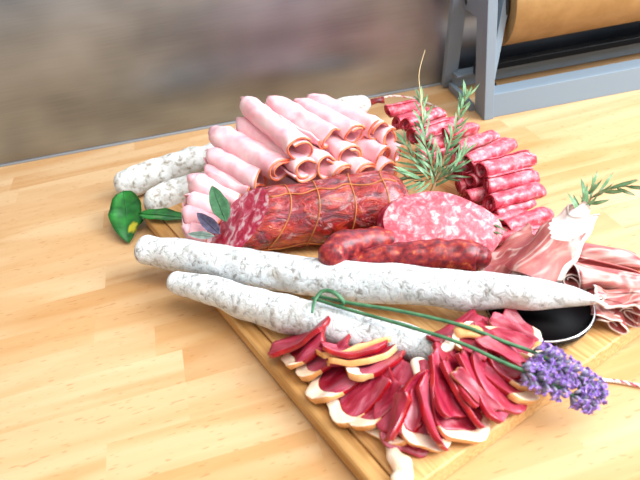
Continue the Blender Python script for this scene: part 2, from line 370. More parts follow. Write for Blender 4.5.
# big cut smoked sausage in netting
def smoked():
    A = P(238, 223, .051); B = P(408, 200, .051); ax = (B-A).normalized(); r = .0355
    side = ax.cross(Vector((0, 0, 1))).normalized()   # towards the camera
    mw = frame(Vector((A.x, A.y, BT)), Vector((B.x, B.y, BT)))
    root = thing('smoked_sausage', mw, 'thick dark red smoked sausage in string netting with a slanted cut face', 'sausage')
    L = (B-A).length; n = 40; ns = 48; V = []; F = []; cz = .033
    kz, ky = 1.1, .35                           # slant of the cut
    def prof(s): return r*(1 if s < .86 else math.sqrt(max(.0, 1-((s-.86)/.15)**2)))
    def pt(s, a, out=0):
        rr = prof(s)+out; y = math.cos(a)*rr; z = math.sin(a)*rr*.95
        x = s*L + (1-s)*(1-min(1, s*1.0))*(kz*z - ky*y)*1.0
        q = Vector((x, y, z))
        d = noise.noise(Vector((x*30, y*45, z*45)))*.003 + noise.noise(Vector((x*90, y*120, z*120)))*.0016
        d *= min(1, s*12)
        return Vector((x, y*(1+d/r), cz+z*(1+d/r)))
    for i in range(n+1):
        for j in range(ns): V.append(pt(i/n, 2*math.pi*j/ns))
    for i in range(n):
        for j in range(ns):
            a = i*ns+j; b = i*ns+(j+1) % ns; F.append((a, a+ns, b+ns, b))
    F.append(tuple(range(n*ns, (n+1)*ns))[::-1]) if False else F.append(tuple(range(n*ns, (n+1)*ns)))
    mobj('casing', V, F, M_SMOKED, root)
    # cut face with slight relief
    FV = []; FF = []; nr = 10; c0 = sum((pt(0, 2*math.pi*j/ns) for j in range(ns)), Vector())/ns
    for q in range(nr, 0, -1):
        for j in range(ns):
            p = c0.lerp(pt(0, 2*math.pi*j/ns), q/nr)
            p.x += -.002*(1-(q/nr)**2) + noise.noise(p*110)*.0012*(q < nr); FV.append(p)
    FV.append(c0+Vector((-.002, 0, 0)))
    for q in range(nr-1):
        for j in range(ns):
            a = q*ns+j; b = q*ns+(j+1) % ns; FF.append((a, b, b+ns, a+ns))
    for j in range(ns): FF.append(((nr-1)*ns+j, (nr-1)*ns+(j+1) % ns, nr*ns))
    mobj('cut_face', FV, FF, M_SMFACE, root)
    net = []
    for a in (R(75+180), R(-30), R(215), R(105)):
        net.append(tube([pt(s/30, a+.06*math.sin(s*.9), .0006) for s in range(0, 29)], [.0007]*29, 6))
    for s in (.20, .42, .66, .86):
        lp = [pt(s+.012*math.sin(j*.5), 2*math.pi*j/40, .0006) for j in range(41)]
        net.append(tube(lp, [.0006]*41, 6))
    v, f = join(*net); mobj('string_netting', v, f, M_STRING, root)
smoked()

# small dried sausages
sausage('small_dried_sausage', [(332, 257, .060, 14), (342, 247, .060, 15), (360, 243, .055, 15), (392, 242, .042, 14)], M_KABANOS, 'small dark red sausage bent downward at its blunt end, under the smoked sausage', 'small dark red dried sausages', .0025, 90, 28, 4)
sausage('small_dried_sausage', [(352, 263, .048, 8), (385, 258, .048, 13), (430, 256, .048, 15), (470, 256, .048, 15), (481, 257, .048, 11)], M_KABANOS, 'small straight dark red sausage lying in front of the marbled salami cut', 'small dark red dried sausages', .0025, 90, 28, 6)

# half salami with marbled oval cut face
def half_salami():
    C0 = P(441, 230, .053); d = (C0-CAM).length/FOC
    nrm = Vector((-.08, -.62, .78)).normalized()
    ex = (r2*1 + u2*-.12); ex = (ex-nrm*ex.dot(nrm)).normalized(); ey = nrm.cross(ex)
    a, b = 58*d, 38*d/abs(ey.dot(u2)); a *= 1.0
    back = Vector((-.28, .80, -.50)).normalized(); mw = T((C0.x, C0.y+.02, BT))
    root = thing('halved_salami', mw, 'halved salami showing a large pink and white marbled oval cut face', 'salami')
    ns = 56; V = []; F = []; L = .055
    n = 12
    def rim(j, k=1): 
        t = 2*math.pi*j/ns; wob = 1+.035*math.sin(3*t+1)+.02*math.sin(5*t)
        return ex*a*math.cos(t)*wob*k+ey*b*math.sin(t)*wob*k
    for i in range(n+1):
        s = i/n; kk = math.sqrt(1-(s*.97)**2)
        for j in range(ns):
            q = C0+rim(j, kk)+back*L*s; q += noise.noise(q*60)*.002*Vector((0, 0, 1))*(i > 0)
            q.z = max(q.z, BT+.0005); V.append(q)
    for i in range(n):
        for j in range(ns):
            p = i*ns+j; q = i*ns+(j+1) % ns; F.append((p, p+ns, q+ns, q))
    F.append(tuple(range(n*ns, (n+1)*ns)))
    mobj('skin', local(V, mw), F, M_SKIN, root)
    FV = []; FF = []; nr = 8
    for q in range(nr, 0, -1):
        for j in range(ns):
            p = C0+rim(j, q/nr)+nrm*(.003*(1-(q/nr)**3)+(noise.noise(rim(j, q/nr)*90)*.0008 if q < nr else 0)); p.z = max(p.z, BT+.0005); FV.append(p)
    FV.append(C0+nrm*.003)
    for q in range(nr-1):
        for j in range(ns):
            x = q*ns+j; y = q*ns+(j+1) % ns; FF.append((x, y, y+ns, x+ns))
    for j in range(ns): FF.append(((nr-1)*ns+j, (nr-1)*ns+(j+1) % ns, nr*ns))
    mobj('cut_face', local(FV, mw), FF, M_MARBLE, root)
half_salami()

# ------------------------------------------------------------------ rolled slices
def roll_mesh(L, r, turns, th, seed, taper=.5, flare=.06, wob=.08, nx=22, nf=56, squash=.92, inner=.45, sag=0, ragged=.003, bumpy=0):
    rnd = random.Random(seed); ph = rnd.uniform(0, 6.28); pa = rnd.uniform(0, 6.28); po = rnd.uniform(0, 100)
    fm = 2*math.pi*turns
    def pt(s, k, off):
        fi = fm*k; rho = r*(inner+(1-inner)*k**.8) + off
        wv = 1+wob*math.sin(2*fi+ph+s*1.5)+wob*.6*math.sin(3*fi+pa-s*3)
        fl = 1+flare*max(0, 1-s*6)
        tb = 1 if s < .8 else (1-(1-taper)*((s-.8)/.2)**2)
        rr = rho*wv*fl*tb
        x0 = ragged*math.sin(fi*.9+pa); x = x0*(1-s)+s*L+ragged*math.sin(fi*.7+ph)*s
        y = rr*math.cos(fi+ph); z = rr*math.sin(fi+ph)*squash - sag*s*s
        if bumpy:
            q = Vector((x*70, y*70, z*70+po)); d = noise.noise(q)*bumpy; y += d; z += noise.noise(q+Vector((9, 9, 9)))*bumpy
        return Vector((x, y, z))
    V = []; F = []
    for i in range(nx+1):
        for j in range(nf+1): V.append(pt(i/nx, j/nf, 0))
    n1 = len(V)
    for i in range(nx+1):
        for j in range(nf+1): V.append(pt(i/nx, j/nf, -th))
    w_ = nf+1
    for i in range(nx):
        for j in range(nf):
            a = i*w_+j; F.append((a, a+w_, a+w_+1, a+1)); b = a+n1; F.append((b, b+1, b+w_+1, b+w_))
    for i in range(nx):
        for j in (0, nf):
            a = i*w_+j; q = (a, a+n1, a+n1+w_, a+w_); F.append(q if j == 0 else q[::-1])
    for j in range(nf):
        for i in (0, nx):
            a = i*w_+j; q = (a, a+1, a+1+n1, a+n1); F.append(q if i == 0 else q[::-1])
    rim = tube([pt(0, j/nf, -th/2) - Vector((.0002, 0, 0)) for j in range(nf+1)], [th*.62]*(nf+1), 6)
    return V, F, rim
def rolled(name, a, b, r, mats, label, cat, group, seed, turns=1.7, th=.0016, partname='slice', rimname='rind', **kw):
    mw = frame(a, b, rollang=0); L = (b-a).length
    V, F, rim = roll_mesh(L, r, turns, th, seed, **kw)
    root = thing(name, mw, label, cat, group)
    mobj(partname, V, F, mats[0], root); mobj(rimname, rim[0], rim[1], mats[1], root)
    return root
# ham: front end px, back end px, z front, z back, r px
GH = 'rolled slices of cooked ham'
HAM = [
 (301, 150, .095, 243, 101, .100, 13, 'pink ham roll topmost in the left half of the pile, widest of the top row'),
 (331, 138, .093, 268, 101, .097, 12.5, 'pink ham roll in the top row, next right of the widest topmost one'),
 (355, 134, .092, 297, 103, .094, 12, 'pink ham roll in the top row, second from its right end'),
 (379, 130, .090, 310, 99, .090, 12.5, 'pink ham roll with wide open mouth at the right end of the top row'),
 (390, 139, .075, 335, 108, .078, 11.5, 'pink ham roll at the right edge of the pile just under the top row'),
 (282, 170, .074, 212, 132, .078, 14, 'pink ham roll with round open end leftmost in the second row'),
 (306, 170, .073, 238, 122, .080, 12.5, 'pink ham roll in the second row, its round end next to the leftmost open end'),
 (350, 157, .072, 300, 124, .074, 13, 'pink ham roll in the middle of the second row with a loosely folded mouth'),
 (382, 157, .064, 330, 128, .066, 12.5, 'pink ham roll at right of the second row with deep round mouth facing front'),
 (327, 168, .068, 272, 130, .072, 12, 'pink ham roll folded flat between the second-row mouths'),
 (342, 174, .058, 290, 145, .058, 11, 'pink ham roll squeezed low behind the middle of the smoked sausage'),
 (366, 172, .056, 320, 145, .056, 11, 'pink ham roll low behind the right half of the smoked sausage'),
 (388, 172, .052, 342, 145, .052, 10.5, 'pink ham roll lowest at right by the end of the smoked sausage'),
 (398, 154, .055, 350, 128, .055, 9, 'small pink ham roll tucked at far right behind the rosemary needles'),
 (260, 181, .062, 207, 154, .066, 13, 'pink ham roll in the left part, third down the sloping left side'),
 (256, 192, .050, 207, 170, .056, 11, 'pink ham roll partly covered, fourth down the sloping left side'),
 (238, 199, .042, 189, 180, .052, 12.5, 'pink ham roll with a rounded back end above the green sage leaf'),
 (224, 214, .035, 186, 200, .040, 12.5, 'pink ham roll at the left edge behind the purple sage leaf'),
 (216, 225, .032, 183, 214, .034, 11, 'pink ham roll second lowest at the left edge beside the pale sage leaf'),
 (210, 237, .030, 184, 230, .030, 9, 'smallest pink ham roll lowest at the left edge above the white sausage'),
]
for i, (ax, ay, az, bx, by, bz, rp, lab) in enumerate(HAM):
    a = P(ax, ay, az); b = P(bx, by, bz); d = (a-CAM).dot(fw); r = rp*1.1*d/FOC
    b = P(bx, by, bz+.012)
    if (b-a).length > .15: b = a+(b-a)*(.15/(b-a).length)
    rolled('ham_roll', a, b, r, (M_HAM, M_HAMRIND), lab, 'ham', GH, 100+i, turns=1.25+.2*((i*7) % 3), th=.0022, taper=.45, wob=.06, inner=.66, ragged=.004, flare=.07, bumpy=.0022)
for i, (ax, ay, bx, by) in enumerate([(300, 196, 235, 160), (330, 192, 262, 155), (360, 188, 300, 152), (390, 184, 330, 150), (330, 160, 262, 128), (370, 155, 300, 120)]):
    a = P(ax, ay, .034); b = P(bx, by, .034)
    rolled('ham_roll', a, b, .0145, (M_HAM, M_HAMRIND), 'pink ham roll buried at the bottom of the pile under the other ham rolls', 'ham', GH, 200+i, th=.0018, taper=.5)

# salami rolls
GS = 'rolled slices of salami'
SAL = [
 (446, 134, .060, 476, 127, .060, 8, 'salami roll at the far back of the right stack, nearest the dispenser'),
 (457, 150, .066, 495, 136, .066, 9.5, 'salami roll second from the back along the top of the right stack'),
 (469, 162, .068, 511, 143, .068, 10, 'salami roll third from the back, with a curled white edge at its end'),
 (481, 171, .064, 532, 158, .064, 10.5, 'salami roll midway down the right stack, just above the one with a dark speck'),
 (487, 187, .054, 535, 175, .054, 10.5, 'salami roll with a small dark speck, right below the middle of the right stack'),
 (497, 213, .038, 532, 201, .038, 8, 'thin salami roll peeking between the two fatter rolls low in the right stack'),
 (489, 204, .045, 541, 190, .045, 10.5, 'salami roll with wide open dark end, third from the bottom of the right stack'),
 (506, 228, .034, 548, 213, .034, 11, 'salami roll second from the bottom of the right stack, next to the ham cone'),
 (500, 242, .027, 545, 231, .027, 8, 'salami roll lowest in the right stack, its end in front of the ham cone'),
 (470, 181, .050, 512, 168, .050, 9, 'dark-ended salami roll beneath the upper right stack, beside the rosemary'),
 (468, 197, .042, 515, 184, .040, 9, 'dark-ended salami roll in the inner column, level with the speckled roll'),
 (478, 213, .034, 520, 200, .032, 8.5, 'dark-ended salami roll in the inner column just right of the marbled cut face'),
 (455, 172, .050, 495, 160, .048, 9, 'salami roll half hidden by the rosemary needles, inner column top'),
 (458, 186, .040, 500, 172, .040, 9, 'salami roll in the shade right behind the top of the marbled cut face'),
 (413, 137, .050, 450, 124, .050, 9.5, 'dark open salami roll behind the left side of the rosemary'),
 (405, 125, .056, 442, 113, .056, 8, 'pink salami roll at the back behind the tall dry rosemary stalk'),
 (428, 147, .048, 462, 134, .048, 9, 'dark red salami roll between the two rosemary stems'),
 (440, 160, .045, 478, 146, .045, 9, 'dark red salami roll low behind the right rosemary stem'),
 (418, 158, .038, 455, 146, .038, 9, 'dark salami roll low between ham pile and rosemary'),
 (388, 112, .045, 420, 105, .045, 7.5, 'small pink salami roll next to the tied sausage tip at the back'),
 (396, 124, .038, 430, 112, .038, 8, 'salami roll at the back left, right beside the ham pile'),
]
for i, (ax, ay, az, bx, by, bz, rp, lab) in enumerate(SAL):
    a = P(ax, ay, az); b = P(bx, by, bz); d = (a-CAM).dot(fw); r = rp*d/FOC
    rolled('salami_roll', a, b, r, (M_ROLL, M_ROLLRIM), lab, 'salami', GS, 300+i, turns=2.1, th=.0012, taper=.85, wob=.05, inner=.45, ragged=.0025, flare=.03, rimname='edge', bumpy=.0014)
for i, (ax, ay, bx, by, z) in enumerate([(468, 200, 520, 186, .03), (462, 186, 510, 170, .03), (450, 172, 500, 156, .03), (440, 158, 490, 144, .03), (428, 145, 475, 132, .03), (412, 132, 460, 120, .03), (476, 226, 525, 214, .03), (486, 240, 530, 228, .03)]):
    a = P(ax, ay, z); b = P(bx, by, z); bu = (BM.inverted() @ ((a+b)/2))
    if bu.x > bW-.01 or bu.y > bL-.01: z = .0125; a = P(ax, ay, z); b = P(bx, by, z)
    rolled('salami_roll', a, b, .0105, (M_ROLL, M_ROLLRIM), 'salami roll buried at the bottom of the right stack under the other salami rolls', 'salami', GS, 400+i, turns=2, th=.0012, taper=.85, rimname='edge')

# ------------------------------------------------------------------ duck slices
def duck(a, b, width, roll, bend, seed, label, fat=True, fatthick=.2, th=.0042, twist=0, edge=None):
    """a fat end, b inner end"""
    mw = frame(a, b, rollang=roll); L = (b-a).length; W = width/2; rnd = random.Random(seed); po = rnd.uniform(0, 50)
    root = thing('duck_slice', mw, label, 'cured duck', 'cured duck breast slices fanned out on the board')
    def shape(t, s0, s1, s):    # t across -1..1, s 0..1
        pass
    arc = .3 if abs(roll) < R(25) else .14
    def xo(t): return L*(arc*(1-math.sqrt(max(0, 1-t*t)))+.05*math.sin(3*t+po)*(1-t*t))
    def xb(t): return xo(t)+(L*fatthick*math.sqrt(max(.0, 1-.7*t*t)) if fat else 0)
    def xe(t): return L*(1-.10*(1-math.sqrt(max(0, 1-t*t)))+.05*math.sin(4*t+po))
    def P3(x, t, top):
        s = x/L; y = W*t*(1-.18*s*s) + .0022*math.sin(s*5+po)
        q = Vector((x*30, y*60, po)); h = noise.noise(q)*.004 + noise.noise(q*2.6)*.0016 + bend*(s-.5)**2*4 - bend + (twist+.45*math.sin(seed*1.7))*(s-.5)*t*W
        return Vector((x, y, h + (1 if top else -1)*th/2*(1.5 if s < fatthick*1.1 and fat else 1)))
    def sheet(f0, f1, nx, nt):
        V = []; F = []; mi = []
        for top in (1, 0):
            for i in range(nx+1):
                for j in range(nt+1):
                    t = -1+2*j/nt; t = max(-.995, min(.995, math.sin(t*math.pi/2))); x = f0(t)+(f1(t)-f0(t))*i/nx; V.append(P3(x, t, top))
        n = (nx+1)*(nt+1); w_ = nt+1
        for i in range(nx):
            for j in range(nt):
                p = i*w_+j; F.append((p, p+w_, p+w_+1, p+1)); mi.append(0); q = p+n; F.append((q, q+1, q+w_+1, q+w_)); mi.append(0)
        for i in range(nx):
            for j in (0, nt):
                p = i*w_+j; q = (p, p+n, p+n+w_, p+w_); F.append(q if j == 0 else q[::-1]); mi.append(1)
        for j in range(nt):
            for i in (0, nx):
                p = i*w_+j; q = (p, p+1, p+1+n, p+n); F.append(q if i == 0 else q[::-1]); mi.append(1 if i == 0 or True else 0)
        return V, F, mi
    V, F, mi = sheet(xb, xe, 14, 12); o = mobj('meat', V, F, [M_DUCK, edge or M_DUCKEDGE], root, mi=mi); bevel(o, .0006, 1)
    if fat:
        V, F, mi = sheet(xo, xb, 4, 12); o = mobj('fat_rim', V, F, [M_FAT, M_FATRIND], root, mi=mi); bevel(o, .0006, 1)
    return root
# fat px,py,z, inner px,py,z, width m, roll deg
DUCK = [
 (284, 366, .024, 322, 326, .050, .026, -35, 'first duck slice at the left tip of the fan, lying half folded'),
 (270, 350, .028, 328, 322, .052, .026, -65, 'dark red duck slice standing upright at the top left of the fan', 0),
 (298, 372, .024, 350, 338, .044, .028, -40, 'duck slice second from the left tip with a long curved fat rim'),
 (320, 347, .050, 385, 345, .048, .018, -60, 'narrow striped duck slice leaning against the second white sausage', 0),
 (310, 395, .024, 372, 352, .040, .032, -30, 'duck slice with the brightest wide fat crescent on the left side'),
 (345, 372, .045, 403, 352, .044, .018, -50, 'small duck slice with an orange edge under the blunt white sausage'),
 (331, 417, .024, 382, 370, .040, .032, -30, 'duck slice fourth around the left side, below the bright crescent'),
 (351, 422, .026, 396, 376, .044, .032, -28, 'pale pink duck slice fifth around the left side with thick orange rim'),
 (375, 440, .024, 410, 388, .042, .034, -22, 'duck slice just left of the white fat chunk at the front'),
 (386, 430, .034, 418, 362, .050, .030, -15, 'broad pink duck slice lying on top at the middle of the fan', 0),
 (399, 452, .024, 424, 392, .040, .028, 35, 'duck slice behind the white fat chunk nearest the board corner', 0),
 (408, 442, .030, 428, 374, .050, .020, 68, 'steep dark red duck slice right of the broad pink one', 0),
 (430, 452, .026, 430, 384, .046, .030, 28, 'duck slice with a square white fat end at the front centre'),
 (446, 450, .030, 426, 376, .052, .016, 75, 'thin red duck slice standing on edge right of the square fat end', 0),
 (474, 442, .024, 444, 380, .044, .030, 30, 'duck slice with a large cream fat end at the front right'),
 (456, 420, .036, 436, 352, .054, .020, 65, 'bright red duck slice strip running up to the blunt white sausage', 0),
 (482, 428, .028, 446, 360, .050, .018, 70, 'red duck slice strip standing second from the right front', 0),
 (478, 408, .036, 446, 340, .052, .022, 50, 'violet-sheened duck slice leaning right below the green lavender stalks', 0),
 (505, 420, .028, 462, 352, .050, .024, 55, 'long duck slice strip with an orange stripe down its middle', 0),
 (516, 412, .026, 478, 352, .046, .026, 40, 'duck slice with a pink shine beneath the lower lavender flowers', 0),
 (530, 402, .024, 484, 350, .042, .028, 35, 'duck slice at the right rim of the fan under the lavender flowers'),
 (540, 388, .024, 490, 342, .044, .028, 30, 'duck slice partly beneath the two lavender flower heads'),
 (468, 338, .046, 528, 362, .040, .034, 10, 'broad duck slice with cream fat lying flat between the two green stalks'),
 (540, 358, .036, 478, 322, .046, .024, 35, 'bright red orange-edged duck slice beside the black sauce bowl'),
 (538, 344, .036, 498, 316, .046, .028, 20, 'duck slice with a pale fat end touching the black sauce bowl'),
 (430, 338, .050, 485, 318, .044, .022, -30, 'duck slice tucked between the two white sausages at the right', 0),
 (455, 333, .052, 492, 345, .048, .026, 5, 'duck slice with a blob of yellow fat at the end of the second white sausage'),
]
for i, t in enumerate(DUCK):
    ax, ay, az, bx, by, bz, wd, ro, lab = t[:9]
    duck(P(ax, ay, az), P(bx, by, bz), wd*1.3, R(ro*.45 if ro < 0 else ro*.78), .004 if i % 2 else .0025, 500+i, lab, fat=len(t) < 10, fatthick=.2)
for i, (ax, ay, bx, by) in enumerate([(330, 395, 380, 350), (360, 410, 400, 360), (400, 430, 420, 370), (440, 430, 430, 370), (470, 420, 450, 360), (500, 400, 470, 345), (510, 375, 480, 330), (345, 370, 395, 340)]):
    duck(P(ax, ay, .0205+.0008*i), P(bx, by, .024+.001*i), .036, 0, .0, 600+i, 'duck slice lying flat on the board underneath the fanned duck slices', fat=False)
for i, (a, b, wd, ro, ed, lab) in enumerate([
    ((318, 353, .046), (388, 340, .050), .012, -40, M_FATRIND, 'narrow duck slice with an orange fat edge just below the second white sausage'),
    ((326, 362, .044), (394, 350, .048), .012, -40, M_FATRIND, 'second narrow orange-edged duck slice below the second white sausage'),
    ((452, 372, .058), (500, 408, .034), .010, 30, M_FATRIND, 'orange-edged duck strip slanting across the right half of the fan'),
    ((478, 338, .056), (524, 362, .046), .012, 20, M_DUCKEDGE, 'short bright red duck strip between the lavender stalks'),
    ((488, 318, .050), (536, 342, .042), .014, 20, M_FATRIND, 'orange-edged duck strip beside the black sauce bowl'),
    ((404, 392, .058), (386, 440, .038), .012, 30, M_DUCKEDGE, 'narrow dark duck strip at the middle of the fan')]):
    duck(P(*a), P(*b), wd, R(ro), .002, 650+i, lab, fat=False, edge=ed, th=.005)
# loose fat pieces
def chunk(spec, mat, label, seed, squash=.6):
    pts, rad = px_path(spec, 6); pts, rad = roundends(pts, rad, k=4)
    V, F = tube(pts, rad, 16, squash=squash, nz=.004, nsc=90, seed=seed)
    c = sum(pts, Vector())/len(pts); o = mobj('fat_chunk', local(V, T(c)), F, mat, mw=T(c)); tag(o, label, 'fat', 'pieces of duck fat')
chunk([(390, 449, .024, 6), (396, 460, .025, 9), (405, 470, .025, 10), (400, 480, .024, 8)], M_FAT, 'white chunk of fat lying alone on the board at the front', 1)
chunk([(448, 344, .052, 8), (438, 349, .052, 7)], M_FAT, 'small cream chunk of fat on the end of the second white sausage', 2)
chunk([(462, 331, .054, 9), (476, 333, .054, 8)], M_FATRIND, 'yellow-orange chunk of fat beside the lavender stalk', 3)
chunk([(419, 362, .050, 5), (420, 376, .048, 6)], M_FAT, 'pale chunk of fat just under the blunt end of the second white sausage', 4)

# ------------------------------------------------------------------ air-dried ham
def cone():
    a = P(533, 272, .044); b = P(581, 214, .080); mw = frame(a, b); L = (b-a).length
    root = thing('ham_cone', mw, 'cone of translucent air-dried ham holding a rosemary tuft', 'ham')
    V = []; F = []; nx = 26; nf = 60; turns = 1.35; po = 3.3
    def pt(s, k, off):
        fi = 2*math.pi*turns*k; rr = (.025*(1-s)+.0145*s)*(.8+.2*k)+off
        rr *= 1+.07*math.sin(3*fi+s*4)+.05*math.sin(7*fi)*s
        x = s*L+.009*math.sin(fi*1.5+1)*s - .012*(1-s)*math.cos(fi)
        q = Vector((x, rr*math.cos(fi+1.2), rr*math.sin(fi+1.2)*.8)); n_ = noise.noise(q*55)*.003; q.y += n_; q.z += n_; return q
    for off in (0, -.0012):
        for i in range(nx+1):
            for j in range(nf+1): V.append(pt(i/nx, j/nf, off))
    w_ = nf+1; n1 = (nx+1)*w_
    mi = []
    for i in range(nx):
        for j in range(nf):
            p = i*w_+j; q = p+n1; F += [(p, p+1, p+w_+1, p+w_), (q, q+w_, q+w_+1, q+1)]
            m_ = 1 if i > nx*.66+2*math.sin(j*.35) or (j > nf-4 ) else 0; mi += [m_, m_]
    for j in range(nf):
        for i in (0, nx):
            p = i*w_+j; F.append((p, p+n1, p+n1+1, p+1)); mi.append(1)
    for i in range(nx):
        for j in (0, nf):
            p = i*w_+j; F.append((p, p+w_, p+w_+n1, p+n1)); mi.append(1)
    lean = [i for i, m_ in enumerate(mi) if m_ == 0]; fatf = [i for i, m_ in enumerate(mi) if m_ == 1]
    mobj('lean_meat', V, [F[i] for i in lean], M_PROSC, root); mobj('fat_edge', V, [F[i] for i in fatf], M_PROSCFAT, root)
cone()
GP = 'slices of air-dried ham'
def sheet(corners, amp, waves, seed, label, z0=None, fatside=True, nx=30, ny=14, th=.0011):
    """corners: four (px,py,z), order a b (long edge), d c"""
    A, B, C_, D_ = [P(*c) for c in corners]; mid = (A+B+C_+D_)/4; mw = T(mid); rnd = random.Random(seed); po = rnd.uniform(0, 60)
    V = []; F = []
    for top in (1, 0):
        for i in range(nx+1):
            for j in range(ny+1):
                u, v_ = i/nx, j/ny; q = A.lerp(B, u).lerp(D_.lerp(C_, u), v_)
                h = amp*math.sin(u*waves*6.28+po+v_*1.5)*(.3+.7*v_)+noise.noise(q*60+Vector((po, 0, 0)))*.004
                ex_ = noise.noise(Vector((u*5+po, v_*5, 0)))*.005; q = q+Vector((ex_, ex_*.5, h-(0 if top else th))); V.append(q)
    n = (nx+1)*(ny+1); w_ = ny+1; L1 = []; L2 = []
    for i in range(nx):
        for j in range(ny):
            p = i*w_+j; q = p+n; tgt = L2 if (fatside and (j >= ny-2 or i == 0)) else L1
            tgt += [(p, p+w_, p+w_+1, p+1), (q, q+1, q+w_+1, q+w_)]
    for i in range(nx):
        for j in (0, ny): p = i*w_+j; (L2 if j else L1).append((p, p+n, p+n+w_, p+w_))
    for j in range(ny):
        for i in (0, nx): p = i*w_+j; L2.append((p, p+1, p+1+n, p+n))
    root = thing('dried_ham_slice', mw, label, 'ham', GP); V = local(V, mw)
    mobj('lean_meat', V, L1, M_PROSC, root); mobj('fat_edge', V, L2, M_PROSCFAT, root)
sheet([(476, 264, .034), (528, 222, .046), (552, 262, .05), (488, 292, .034)], .003, 1.5, 1, 'pink air-dried ham slice spread flat left of the ham cone')
sheet([(505, 285, .030), (540, 255, .045), (560, 290, .045), (515, 300, .03)], .003, 1, 2, 'air-dried ham slice draped just behind the long white sausage')
PRO = [
 (549, 250, .040, 640, 263, .036, 14, 1.3, 'long air-dried ham roll reaching out of view at far right, rearmost'),
 (574, 272, .046, 650, 285, .040, 18, 1.3, 'smooth pink air-dried ham roll in front of the rearmost one'),
 (554, 284, .040, 548, 262, .040, 8, 1.5, 'dark pink air-dried ham roll end just right of the ham cone'),
 (573, 284, .040, 563, 262, .040, 8.5, 1.5, 'dark pink air-dried ham roll end second to the right of the ham cone'),
 (604, 318, .028, 596, 284, .036, 12, 1.6, 'ruffled ham roll with its mouth beside the black sauce bowl'),
 (618, 325, .026, 612, 290, .034, 8, 1.5, 'small ruffled ham roll between the two wider ones at the right rim'),
 (634, 318, .028, 626, 284, .036, 11, 1.6, 'ruffled ham roll with orange-pink mouth at the right picture edge'),
 (656, 312, .028, 648, 280, .036, 11, 1.6, 'ham roll cut off by the right picture edge'),
]
for i, (ax, ay, az, bx, by, bz, rp, tn, lab) in enumerate(PRO):
    a = P(ax, ay, az); b = P(bx, by, bz); d = (a-CAM).dot(fw)
    rolled('dried_ham_roll', a, b, rp*d/FOC, (M_PROSC, M_PROSCFAT), lab, 'ham', 'rolls of air-dried ham', 700+i, turns=tn, th=.0012, taper=.8, wob=.16, inner=.4, ragged=.006, flare=.25, rimname='fat_edge', squash=.8)
sheet([(592, 286, .046), (660, 292, .044), (665, 314, .036), (604, 304, .044)], .003, 1.2, 3, 'thin air-dried ham slice with a white fat line lying over the rolls at far right')

# ------------------------------------------------------------------ sauce bowl
def lathe(prof, n=56):
    V = []; F = []
    for r, z in prof:
        for j in range(n): V.append(Vector((r*math.cos(2*math.pi*j/n), r*math.sin(2*math.pi*j/n), z)))
    for i in range(len(prof)-1):
        for j in range(n):
            a = i*n+j; b = i*n+(j+1) % n; F.append((a, b, b+n, a+n))
    F.append(tuple(range(n-1, -1, -1))); F.append(tuple(range((len(prof)-1)*n, len(prof)*n)))
    return V, F
bc = P(539, 306, .034); bc.z = BT+.0003; bm = T(bc); d = .62/FOC
bowl = thing('sauce_bowl', bm, 'small round clear glass bowl of black sauce under the long white sausage tip', 'bowl')
br = .0435
mobj('glass', *lathe([(br*.80, 0), (br*.95, .006), (br+.0015, .0165), (br, .017), (br-.002, .016), (br*.9, .006), (br*.76, .003), (.001, .003)]), M_GLASS, bowl)
mobj('rim', *tube([Vector((br*math.cos(a), br*math.sin(a), .017)) for a in [i*math.pi/36 for i in range(73)]], [.0009]*73, 8, cap=False), M_SILVER, bowl)
mobj('sauce', *lathe([(br*.77, .0035), (br*.9, .008), (br-.0024, .015), (.001, .015)]), M_SAUCE, bowl)

# ------------------------------------------------------------------ herbs
def leafmesh(a, b, width, droop=.0, cup=.25, n=14, nt=6, th=.0006, normal=(0, 0, 1), fold=0):
    m = frame(a, b, normal); L = (b-a).length; V = []; F = []
    for top in (1, 0):
        for i in range(n+1):
            s = i/n; hw = width/2*max(.02, math.sin(math.pi*s**.8)**.75)
            for j in range(nt+1):
                t = -1+2*j/nt; z = -droop*math.sin(math.pi*s) + cup*abs(t)*hw*(1+.5*math.sin(s*17)) + fold*s*s
                V.append(m @ Vector((s*L, hw*t, z+(th if top else 0))))
    k = (n+1)*(nt+1); w_ = nt+1
    for i in range(n):
        for j in range(nt):
            p = i*w_+j; q = p+k; F += [(p, p+w_, p+w_+1, p+1), (q, q+1, q+w_+1, q+w_)]
        for j in (0, nt): p = i*w_+j; F.append((p, p+k, p+k+w_, p+w_))
    for j in range(nt):
        for i in (0, n): p = i*w_+j; F.append((p, p+1, p+1+k, p+k))
    return V, F
def leaf(a, b, width, mat, label, spot=False, **kw):
    V, F = leafmesh(a, b, width, **kw); mw = T(a); root = thing('herb_leaf', mw, label, 'leaf', None)
    mobj('blade', local(V, mw), F, mat, root)
    n = Vector(kw.get('normal', (0, 0, 1))).normalized()
    mobj('midrib', *tube([(a.lerp(b, s/8)-a)+n*(.0012-kw.get('droop', 0)*math.sin(math.pi*s/8)) for s in range(8)], [.0007-.00007*s for s in range(8)], 6), mat, root)
    return root
k = NT('spotted_leaf'); co = k.coord((1, 1, 1), False); gr = k.n('ShaderNodeTexGradient', gradient_type='SPHERICAL')
mp = k.n('ShaderNodeMapping'); mp.vector_type = 'TEXTURE'; wn1 = k.n('ShaderNodeTexNoise'); wn1.inputs['Scale'].default_value = 120; k.l(co, wn1.inputs['Vector']); wa = k.n('ShaderNodeVectorMath', operation='MULTIPLY_ADD'); wa.inputs[1].default_value = (.012, .012, .012); k.l(wn1.outputs['Color'], wa.inputs[0]); k.l(co, wa.inputs[2]); k.l(wa.outputs[0], mp.inputs[0])
SPOTL = None
na = k.noise(co, 60, 2)
M_SPOT = k.m; kspot, mpspot, grspot, naspot = k, mp, gr, na
vdir = (CAM-P(127, 215, .03)).normalized()
